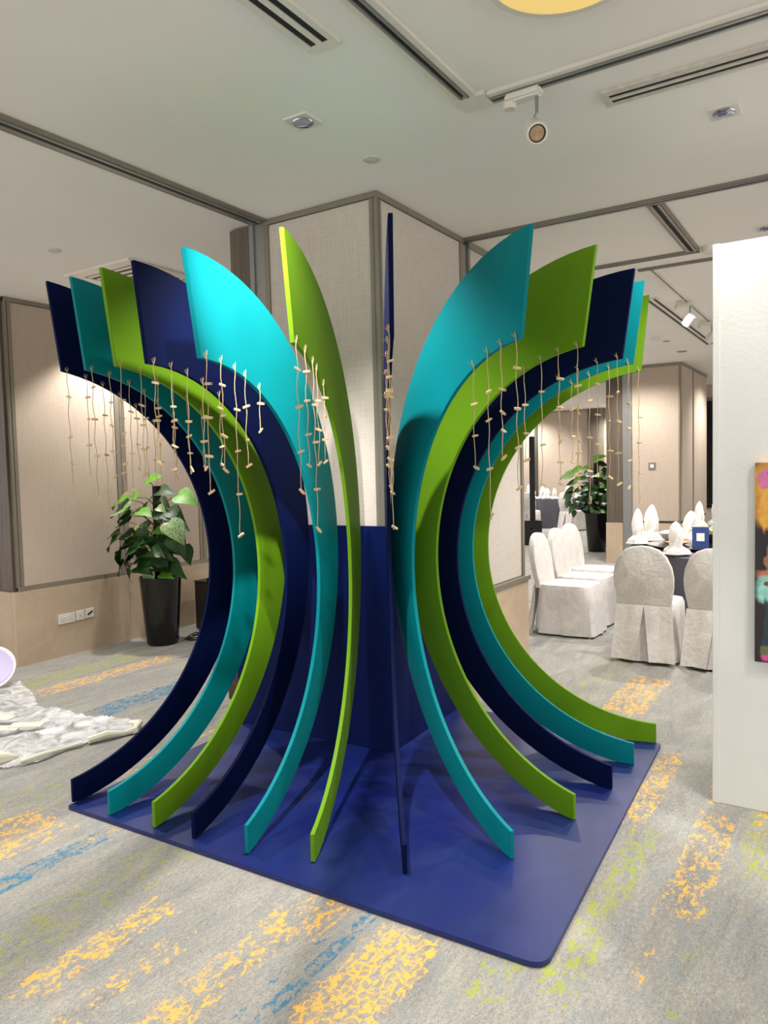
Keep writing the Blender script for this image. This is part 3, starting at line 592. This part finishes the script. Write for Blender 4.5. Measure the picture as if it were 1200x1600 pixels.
def make_plant(loc, label, flowers=False):
    t = tag(empty('potted_pothos', loc), label, 'potted plant')
    pot = MB().lathe((0, 0, 0), [(.0, .012), (.132, .0), (.142, .004), (.150, .03), (.192, .62), (.197, .635), (.197, .645), (.186, .645), (.182, .60), (.0, .595)], 40).build('planter', M['gloss'], t, smooth=True)
    MB().lathe((0, 0, 0), [(.0, .56), (.181, .56), (.181, .603), (.1, .612), (.0, .615)], 24).build('soil', M['soil'], pot)
    MB().tube([(0, 0, .58), (.005, .01, 1.0), (0, 0, 1.50)], [.045, .045, .040], 10).build('moss_pole', M['moss'], t)
    r = random.Random(7); st = MB(); ty = 5.56
    ax = Vector((-.66, .75, 0)).normalized()
    def put(y, z, ln, an, tone, dx):
        a = math.radians(an); d = Vector((dx*.6, -math.cos(a)+0, math.sin(a))).normalized()
        wx, wy = loc[0]+dx, y+5.60
        kk = min(1, 5.97/(wy+ln*.55*abs(d.y)+.02)); pos = Vector((wx*kk-loc[0], wy*kk-5.60, 1.6+(z-1.6)*kk)) if loc[1] > 5 else Vector((dx, y, z))
        nrm = Vector((-.55, 0, .8)) if abs(an+90) > 35 else Vector((-.9, 0, .35))
        nrm = (nrm+Vector((r.uniform(-.2, .2), r.uniform(-.25, .25), 0))); yv = nrm.cross(d).normalized(); nv = d.cross(yv).normalized()
        o = bpy.data.objects.new('leaf', LEAVES[tone][r.randrange(3)]); COL.objects.link(o); o.parent = t
        b = pos-d*ln*.5
        mt = Matrix((d, yv, nv)).transposed().to_4x4(); mt = mt @ Matrix.Diagonal((ln, ln*1.0, ln, 1)); mt.translation = b; o.matrix_basis = mt
        root = Vector((0, 0, max(.64, min(1.45, z-.10-abs(y)*.2)))); c = (root+b)/2+Vector((0, 0, .05))
        st.tube([root, c, b], [.006, .004, .0035], 5)
    for i, (y, z, ln, an, tone) in enumerate(LEAF):
        dx = -.12+r.uniform(-.12, .16); put(y-ty, z, ln*1.08, an, tone, dx)
    for i in range(26):
        a = r.uniform(-1.2, 1.2); rad = r.uniform(.16, .34); z = r.uniform(.66, 1.30)
        put(rad*math.sin(a*1.3), z, r.uniform(.14, .2), 180 if math.sin(a) > 0 else 0, r.choice((0, 0, 0, 1)), -abs(rad*math.cos(a)))
    st.build('stem', M['stem'], t)
    if flowers:
        for i in range(14):
            y = r.uniform(-.3, .25); z = r.uniform(.75, 1.35)
            MB().lathe((0, 0, 0), [(.002, 0), (.02, .02), (.045, .03), (.03, .05), (.002, .045)], 8).build('white_flower', M['napkin'], t, smooth=True, loc=(r.uniform(-.3, -.15), y, z))
    return t
make_plant((4.75, 5.60, .001), 'leafy climbing plant in a tapered glossy black planter by the left wall')
fpz = make_plant((13.6, 4.10, .001), 'flowering leafy plant in a black planter beyond the dining chairs', True); fpz.scale = (1.08, 1.08, 1.10)
sb = tag(empty('subwoofer', (5.50, 5.60, .001)), 'black box cabinet on the floor between plant and leftmost fin', 'speaker cabinet')
box('cabinet', (-.18, -.25, .015), (.28, .16, .50), M['black'], sb, .006); box('top_plate', (-.185, -.255, .50), (.285, .165, .512), M['black'], sb, .003)
for sx in (-.15, .24):
    for sy in (-.21, .12): MB().lathe((sx, sy, 0), [(.02, 0), (.02, .016)], 12).build('foot', M['black'], sb)
hb = tag(empty('power_adapter', (5.42, 5.55, .514)), 'small flat black device lying on the black box cabinet', 'device')
box('case', (-.06, -.08, 0), (.06, .08, .022), M['black'], hb, .004); box('lid_seam', (-.055, -.075, .022), (.055, .075, .028), M['gloss'], hb, .002)
cb = MB(); pts = []
for i in range(60):
    a = i*.42; rr = .10+.045*math.sin(i*.9); pts.append((5.05+rr*math.cos(a)*1.2+.002*i, 5.50+rr*math.sin(a)-.001*i, .008+.006*(i % 3)))
cb.tube(pts, .006, 6)
cb2 = tag(cb.build('cable', M['black'], smooth=True), 'tangled black cable on the carpet between planter and black box', 'cable')
# --- crumpled plastic sheet
OUT = [(1.95, 4.35), (2.20, 3.97), (2.36, 3.88), (2.52, 3.90), (2.70, 3.87), (2.88, 3.80), (2.97, 3.74), (3.09, 3.86), (3.09, 4.0), (3.02, 4.2), (2.98, 4.40), (2.97, 4.65), (3.0, 4.85), (3.12, 5.1), (3.22, 5.45), (3.15, 6.0), (2.6, 6.2), (2.1, 5.6), (1.9, 5.0)]
def inside(x, y):
    c = False; n = len(OUT)
    for i in range(n):
        (x1, y1), (x2, y2) = OUT[i], OUT[(i+1) % n]
        if (y1 > y) != (y2 > y) and x < (x2-x1)*(y-y1)/(y2-y1)+x1: c = not c
    return c
from mathutils import noise as mnoise
def sheet(name, mat, x0, x1, y0, y1, n, hfun, test, parent=None):
    vs = []; idx = {}; fs = []
    dx = (x1-x0)/n; m_ = int((y1-y0)/dx)
    for i in range(n+1):
        for j in range(m_+1):
            x = x0+i*dx; y = y0+j*dx
            if test(x, y): idx[(i, j)] = len(vs); vs.append((x, y, hfun(x, y)))
    for (i, j) in list(idx):
        q = [(i, j), (i+1, j), (i+1, j+1), (i, j+1)]
        if all(a in idx for a in q): fs.append(tuple(idx[a] for a in q))
    return MB().add(vs, fs).build(name, mat, parent)
def hpl(x, y):
    v = Vector((x*1.6+.5*y, y*2.4, 0)); a = abs(mnoise.noise(v)); b = abs(mnoise.noise(v*2.3+Vector((3, 1, 0))))
    e = min(1, max(0, (y-3.85)/.5))
    return .006+(.038*(1-a)**5+.016*(1-b)**4)*(.35+.65*e)
ps = tag(empty('plastic_sheet', (0, 0, 0)), 'crumpled clear plastic sheet lying on the carpet at the left edge', 'plastic sheet')
sheet('film', M['plastic'], 1.85, 3.25, 3.70, 6.2, 90, hpl, inside, ps)
rp = MB()
for (pts, r0) in (([(2.30, 3.93), (2.42, 3.90), (2.56, 3.915), (2.66, 3.885)], .011), ([(2.70, 3.88), (2.80, 3.85), (2.9, 3.81), (2.97, 3.79), (3.04, 3.84), (3.05, 3.94)], .020)):
    P3 = [(x, y, .026+.01*math.sin(i*2)) for i, (x, y) in enumerate(pts)]
    rp.tube(P3, [r0*(1+.3*math.sin(i*2.2)) for i in range(len(P3))], 8)
rp.build('rolled_edge', M['cream'], ps, smooth=True)
rl = MB(); rl.tube([(2.00, 4.20, .03), (2.12, 4.11, .05), (2.24, 4.05, .045), (2.34, 4.03, .02)], [.03, .055, .045, .015], 10); rl.build('rolled_corner', M['cream'], ps, smooth=True)
for (x, y, l, a, z) in ((2.50, 4.50, .28, .9, .055), (2.62, 4.38, .20, 1.0, .06), (2.60, 4.70, .25, .8, .06)):
    s_ = MB().box((x-l/2, y-.045, z), (x+l/2, y+.045, z+.006), Matrix.Rotation(a+1.2, 3, 'Z'), Vector((x, y, z))); tag(s_.build('foil_strip', M['white'], bevel=.001), 'flat white strip on the plastic sheet, %s' % {.28: 'longest of the three', .20: 'shortest of the three', .25: 'farthest from the fins'}[l], 'strip')
lv = tag(empty('plastic_stool_seat', (3.04, 5.53, .05)), 'lavender moulded plastic seat tipped over on the plastic sheet', 'plastic seat')
q = Matrix.Rotation(.75, 3, 'X') @ Matrix.Rotation(-.5, 3, 'Y')
MB().lathe((0, 0, .12), [(.14, .02), (.155, .03), (.17, .025), (.172, .0), (.15, -.03), (.10, -.04), (.0, -.042)], 32, q).build('bowl', M['lav'], lv, smooth=True)
MB().lathe((0, 0, .12), [(.168, .026), (.182, .028), (.184, .016), (.170, .012), (.168, .026)], 32, q, False).build('rim', M['china'], lv, smooth=True)
# ================================================================ DINING AREA
def cover_ring(w_, d, z, fold, ph, n=48, front=0):
    pts = []
    for k in range(n):
        a = 2*PI*k/n; c, s = math.cos(a), math.sin(a); p = 5
        r = (abs(c)**p+abs(s)**p)**(-1/p)
        f = 1+fold*math.sin(9*a+ph)+fold*.6*math.sin(17*a+ph*2)
        pts.append((r*c*w_/2*f, r*s*d/2*f+front, z))
    return pts
def loft(rings, cap=True):
    n = len(rings[0]); vs = [v for r in rings for v in r]; fs = []
    for i in range(len(rings)-1):
        for k in range(n): fs.append((i*n+k, i*n+(k+1) % n, (i+1)*n+(k+1) % n, (i+1)*n+k))
    if cap: fs += [tuple(range(n))[::-1], tuple(range((len(rings)-1)*n, len(rings)*n))]
    return MB().add(vs, fs)
def make_chair():
    """faces +y in its own frame; base centre at the origin, backrest at -y"""
    t = empty('covered_banquet_chair', (0, 0, 0))
    # seat and skirt
    R = [cover_ring(.50, .60, .018, .030, 0), cover_ring(.485, .58, .15, .022, .2), cover_ring(.465, .55, .32, .012, .5), cover_ring(.455, .53, .44, .004, .8), cover_ring(.43, .50, .475, 0, 0), cover_ring(.30, .36, .485, 0, 0)]
    loft(R).build('seat_cover', M['satin'], t, smooth=True)
    # rounded back, leaning slightly
    outline = [(.205, .44), (.215, .52), (.232, .62), (.235, .70), (.222, .78), (.185, .865), (.13, .92), (.065, .945), (0, .952)]
    outline = outline+[(-x, z) for (x, z) in outline[-2::-1]]
    def lay(off, sc_): return [(x*sc_, -.245-(z-.44)*.16+off, .44+(z-.44)*(1-(1-sc_)*.25)) for (x, z) in outline]
    rings = [lay(-.030, .90), lay(-.024, .98), lay(0, 1.0), lay(.024, .98), lay(.032, .88)]
    n = len(outline); vs = [v for r in rings for v in r]; fs = []
    for i in range(4):
        for k in range(n-1): fs.append((i*n+k, i*n+k+1, (i+1)*n+k+1, (i+1)*n+k))
        fs.append((i*n+n-1, i*n, (i+1)*n, (i+1)*n+n-1))
    fs += [tuple(range(n)), tuple(range(4*n, 5*n))[::-1]]
    MB().add(vs, fs).build('back_cover', M['satin'], t, smooth=True)
    # two rear flaps parting in an inverted V
    for s in (-1, 1):
        m = MB(); vs = []; fs = []; nr, nc = 8, 7
        for i in range(nr):
            q = i/(nr-1); z = .47-.44*q
            xi = .0+.055*q; xo = .215+.035*q
            for j in range(nc):
                e = j/(nc-1); x = s*(xi+(xo-xi)*e)
                vs.append((x, -.285-.045*q-.018*q*(1-e)-.012*math.sin(e*6+q*2)*q, z))
        for i in range(nr-1):
            for j in range(nc-1): fs.append((i*nc+j, i*nc+j+1, (i+1)*nc+j+1, (i+1)*nc+j))
        off = len(vs); vs2 = [(x, y+.006, z) for (x, y, z) in vs]; f2 = [tuple(a+off for a in f)[::-1] for f in fs]
        m.add(vs+vs2, fs+f2).build('rear_flap', M['satin'], t, smooth=True)
    for (x, y) in ((-.21, -.25), (.21, -.25), (-.21, .25), (.21, .25)):
        MB().lathe((x, y, 0), [(.014, 0), (.012, .03), (.012, .05)], 10).build('leg', M['trim'], t)
    return t
chair0 = make_chair(); used = [False]
def chair(x, y, rz, label):
    c = chair0 if not used[0] else copy_tree(chair0); used[0] = True
    c.location = (x, y, .001); c.rotation_euler = (0, 0, rz); return tag(c, label, 'chair', 'white covered banquet chairs')
chair(6.90, 2.34, PI, 'white covered chair facing right, nearest of the row of three')
chair(7.46, 2.36, PI-.03, 'white covered chair facing right, middle of the row of three')
chair(8.04, 2.42, PI-.08, 'white covered chair facing right, farthest of the row of three')
chair(6.34, 1.455, -PI/2, 'white covered chair seen fully from behind at the near table')
chair(6.32, .90, -PI/2-.06, 'white covered chair seen from behind, half hidden by the white screen')
chair(17.8, 7.06, -PI/2+.1, 'distant white covered chair seen from behind beside the speaker column')
chair(17.95, 5.96, -PI/2-.5, 'distant white covered chair behind the far plant')
def make_table(x, y, r, label, name='banquet_table'):
    t = tag(empty(name, (x, y, .001)), label, 'table'); n = 96
    def ring(rad, z, f):
        return [((rad*(1+f*math.sin(13*a)+f*.5*math.sin(29*a+1)))*math.cos(a), (rad*(1+f*math.sin(13*a)+f*.5*math.sin(29*a+1)))*math.sin(a), z) for a in [2*PI*k/n for k in range(n)]]
    loft([ring(r*1.04, .012, .030), ring(r*1.02, .25, .022), ring(r*1.0, .5, .012), ring(r, .70, .003), ring(r, .742, 0), ring(r-.01, .75, 0), ring(.1, .751, 0)]).build('tablecloth', M['cloth'], t, smooth=True)
    MB().lathe((0, 0, 0), [(.3, .0), (.3, .01)], 24).build('pedestal', M['black'], t)
    return t
T1 = (7.86, 1.15)
make_table(T1[0], T1[1], .88, 'round dining table in a charcoal cloth behind the white covered chairs')
make_table(11.0, 1.15, .85, 'second round charcoal clothed table behind the near one')
make_table(19.2, 6.85, .95, 'distant round table in a charcoal cloth near the far wall')
ls = tag(empty('lazy_susan', (T1[0]+.02, T1[1]+.20, .755)), 'dark glass turntable in the middle of the near dining table', 'turntable')
MB().lathe((0, 0, 0), [(.12, 0), (.12, .02)], 24).build('bearing', M['black'], ls); MB().lathe((0, 0, .02), [(.48, 0), (.485, .006), (.48, .012)], 64).build('glass_disc', M['glass_dark'], ls, smooth=True)
def napkin_mesh():
    m = MB(); n = 20; rings = []
    for (z, r, e, tw) in ((0, .10, .34, 0), (.035, .092, .32, .2), (.075, .055, .25, .5), (.12, .062, .22, .8), (.19, .060, .25, 1.2), (.26, .044, .3, 1.5), (.315, .022, .3, 1.7), (.335, .006, .1, 1.8)):
        rings.append([((r*(1+e*math.cos(3*a+tw*2)))*math.cos(a+tw)*1.25, (r*(1+e*math.sin(5*a)))*math.sin(a+tw)*.8, z) for a in [2*PI*k/n for k in range(n)]])
    return loft(rings).mesh('folded_napkin', M['napkin'], smooth=True)
NAP = napkin_mesh()
def napkin(x, y, z, h, rz, label):
    o = bpy.data.objects.new('folded_napkin', NAP); COL.objects.link(o); o.location = (x, y, z); o.scale = (1.05, 1.05, h/.335); o.rotation_euler = (0, 0, rz)
    return tag(o, label, 'napkin', 'folded white napkins')
Zt = .775
def plate(x, y, z, label, r=.12, m='china'):
    t = tag(MB().lathe((0, 0, 0), [(.0, 0), (r*.5, 0), (r*.55, .006), (r, .018), (r, .022), (r*.6, .012), (.0, .010)], 28).build('dinner_plate', M[m], smooth=True, loc=(x, y, z)), label, 'plate', 'plates on the near table'); return t
for (x, y, h, rz, a, b) in ((7.93, 1.96, .36, .3, 'tall folded white napkin, leftmost on the near table', 'white plate under the leftmost tall napkin'),
                      (8.30, 1.90, .38, 1.2, 'tall folded white napkin beside the leftmost one on the table', 'white plate under the second napkin from left'),
                      (7.12, 1.42, .29, .8, 'pointed white napkin just above the chair seen from behind', 'white plate under the napkin above the rear-view chair'),
                      (8.55, 1.55, .30, 2., 'folded white napkin at the back edge of the near table', 'white plate under the napkin at the back edge')):
    plate(x, y, .753, b); napkin(x, y, Zt, h, rz, a)
bw = tag(empty('serving_bowl', (8.10, 1.66, .789)), 'white oval serving bowl on the near table turntable', 'bowl')
MB().lathe((0, 0, 0), [(.0, .0), (.05, .0), (.09, .03), (.125, .08), (.13, .085), (.12, .083), (.08, .035), (.0, .012)], 32).build('basin', M['china'], bw, smooth=True)
MB().lathe((0, 0, .086), [(.0, .03), (.07, .022), (.13, .0), (.13, -.004), (.0, -.004)], 32).build('lid', M['china'], bw, smooth=True)
op = tag(MB().lathe((0, 0, 0), [(.0, .0), (.06, .0), (.11, .02), (.115, .026), (.06, .03), (.0, .034)], 28).build('orange_dish', M['orange'], smooth=True, loc=(7.76, 1.53, .789)), 'shallow orange dish on the near table turntable', 'dish')
cd_ = tag(empty('table_card', (7.58, 1.29, .789), .17), 'navy standing card with a pale square on the near table', 'table card')
s1 = MB().add([(-.0, -.075, 0), (-.0, .075, 0), (.035, .075, .19), (.035, -.075, .19), (.006, -.075, 0), (.006, .075, 0), (.041, .075, .19), (.041, -.075, .19)], [(0, 1, 2, 3), (4, 7, 6, 5), (0, 4, 5, 1), (1, 5, 6, 2), (2, 6, 7, 3), (3, 7, 4, 0)])
s1.build('front_leaf', M['cardblue'], cd_)
MB().add([(.082, -.075, 0), (.082, .075, 0), (.042, .075, .19), (.042, -.075, .19), (.088, -.075, 0), (.088, .075, 0), (.046, .075, .192), (.046, -.075, .192)], [(0, 1, 2, 3), (4, 7, 6, 5), (0, 4, 5, 1), (1, 5, 6, 2), (2, 6, 7, 3), (3, 7, 4, 0)]).build('back_leaf', M['white'], cd_)
MB().add([(.0065, -.035, .055), (.0065, .035, .055), (.0215, .035, .13), (.0215, -.035, .13), (.009, -.035, .055), (.009, .035, .055), (.024, .035, .13), (.024, -.035, .13)], [(0, 1, 2, 3), (4, 7, 6, 5), (0, 4, 5, 1), (1, 5, 6, 2), (2, 6, 7, 3), (3, 7, 4, 0)]).build('pale_square', M['white'], cd_)
fl = tag(empty('flower_centrepiece', (8.0, 1.30, .789)), 'low bowl of cream and yellow flowers on the near table', 'flower arrangement')
MB().lathe((0, 0, 0), [(.05, 0), (.075, .03), (.08, .08), (.07, .08), (.0, .06)], 20).build('vase', M['black'], fl, smooth=True)
r2 = random.Random(3)
for i in range(11):
    a = r2.uniform(0, 6.28); rad = r2.uniform(.02, .13)
    MB().lathe((0, 0, 0), [(.003, 0), (.02, .006), (.034, .02), (.03, .034), (.015, .036), (.003, .028)], 9).build('blossom', M['flower'], fl, smooth=True, loc=(rad*math.cos(a), rad*math.sin(a), .09+.04*(1-rad/.15)+r2.uniform(0, .03)))
for i in range(12):
    o = bpy.data.objects.new('leaf', LEAVES[i % 2][i % 3]); COL.objects.link(o); o.parent = fl; a = i*.55; o.location = (.05*math.cos(a), .05*math.sin(a), .08); o.scale = (.10, .08, .10); o.rotation_euler = (0, -.35, a)
for (x, y, h, a) in ((10.5, 1.80, .33, 'folded white napkin, left one on the second table'), (10.72, 1.62, .36, 'folded white napkin, right one on the second table by the screen'), (10.35, 1.35, .30, 'low folded white napkin on the second table near the screen edge')):
    napkin(x, y, .753, h, x*3, a)
for i, (x, y, h) in enumerate(((18.66, 7.30, .30), (18.85, 6.98, .26), (18.50, 6.98, .32), (18.48, 6.66, .27), (18.62, 6.36, .34), (19.0, 6.2, .3), (18.95, 7.55, .36))):
    napkin(x, y, .753, h, i*1.1, 'distant folded white napkin on the far table, number %s from its left side' % ['two', 'three', 'four', 'five', 'six', 'seven', 'one'][i])
sbd = tag(empty('serving_console', (15.3, 1.9, .001)), 'dark serving table by the end wall beside the white screen', 'console table')
box('top', (-.3, -1.4, .74), (.3, .75, .79), M['black'], sbd, .004)
for (x, y) in ((-.26, -1.3), (.26, -1.3), (-.26, .68), (.26, .68)): box('leg', (x-.025, y-.025, 0), (x+.025, y+.025, .74), M['black'], sbd)
sp = tag(empty('column_speaker', (14.42, 5.66, .001), .38), 'slim black column speaker on a square bass box in the far room', 'loudspeaker')
box('bass_box', (-.2, -.18, .0), (.2, .18, .50), M['black'], sp, .008); box('column', (-.05, -.055, .50), (.05, .055, 2.20), M['black'], sp, .008)
MB().lathe((-.203, 0, .30), [(.07, 0), (.07, .004), (.02, .006)], 20, Matrix.Rotation(-PI/2, 3, 'Y')).build('badge_port', M['gloss'], sp)
lsw = tag(empty('light_switch', (12.04, 2.752, 1.50)), 'grey framed light switch on the far fabric wall', 'light switch')
box('plate', (-.010, -.055, 0), (0, .055, .11), M['trim'], lsw, .002); box('button', (-.014, -.025, .03), (-.010, .025, .08), M['china'], lsw, .001)
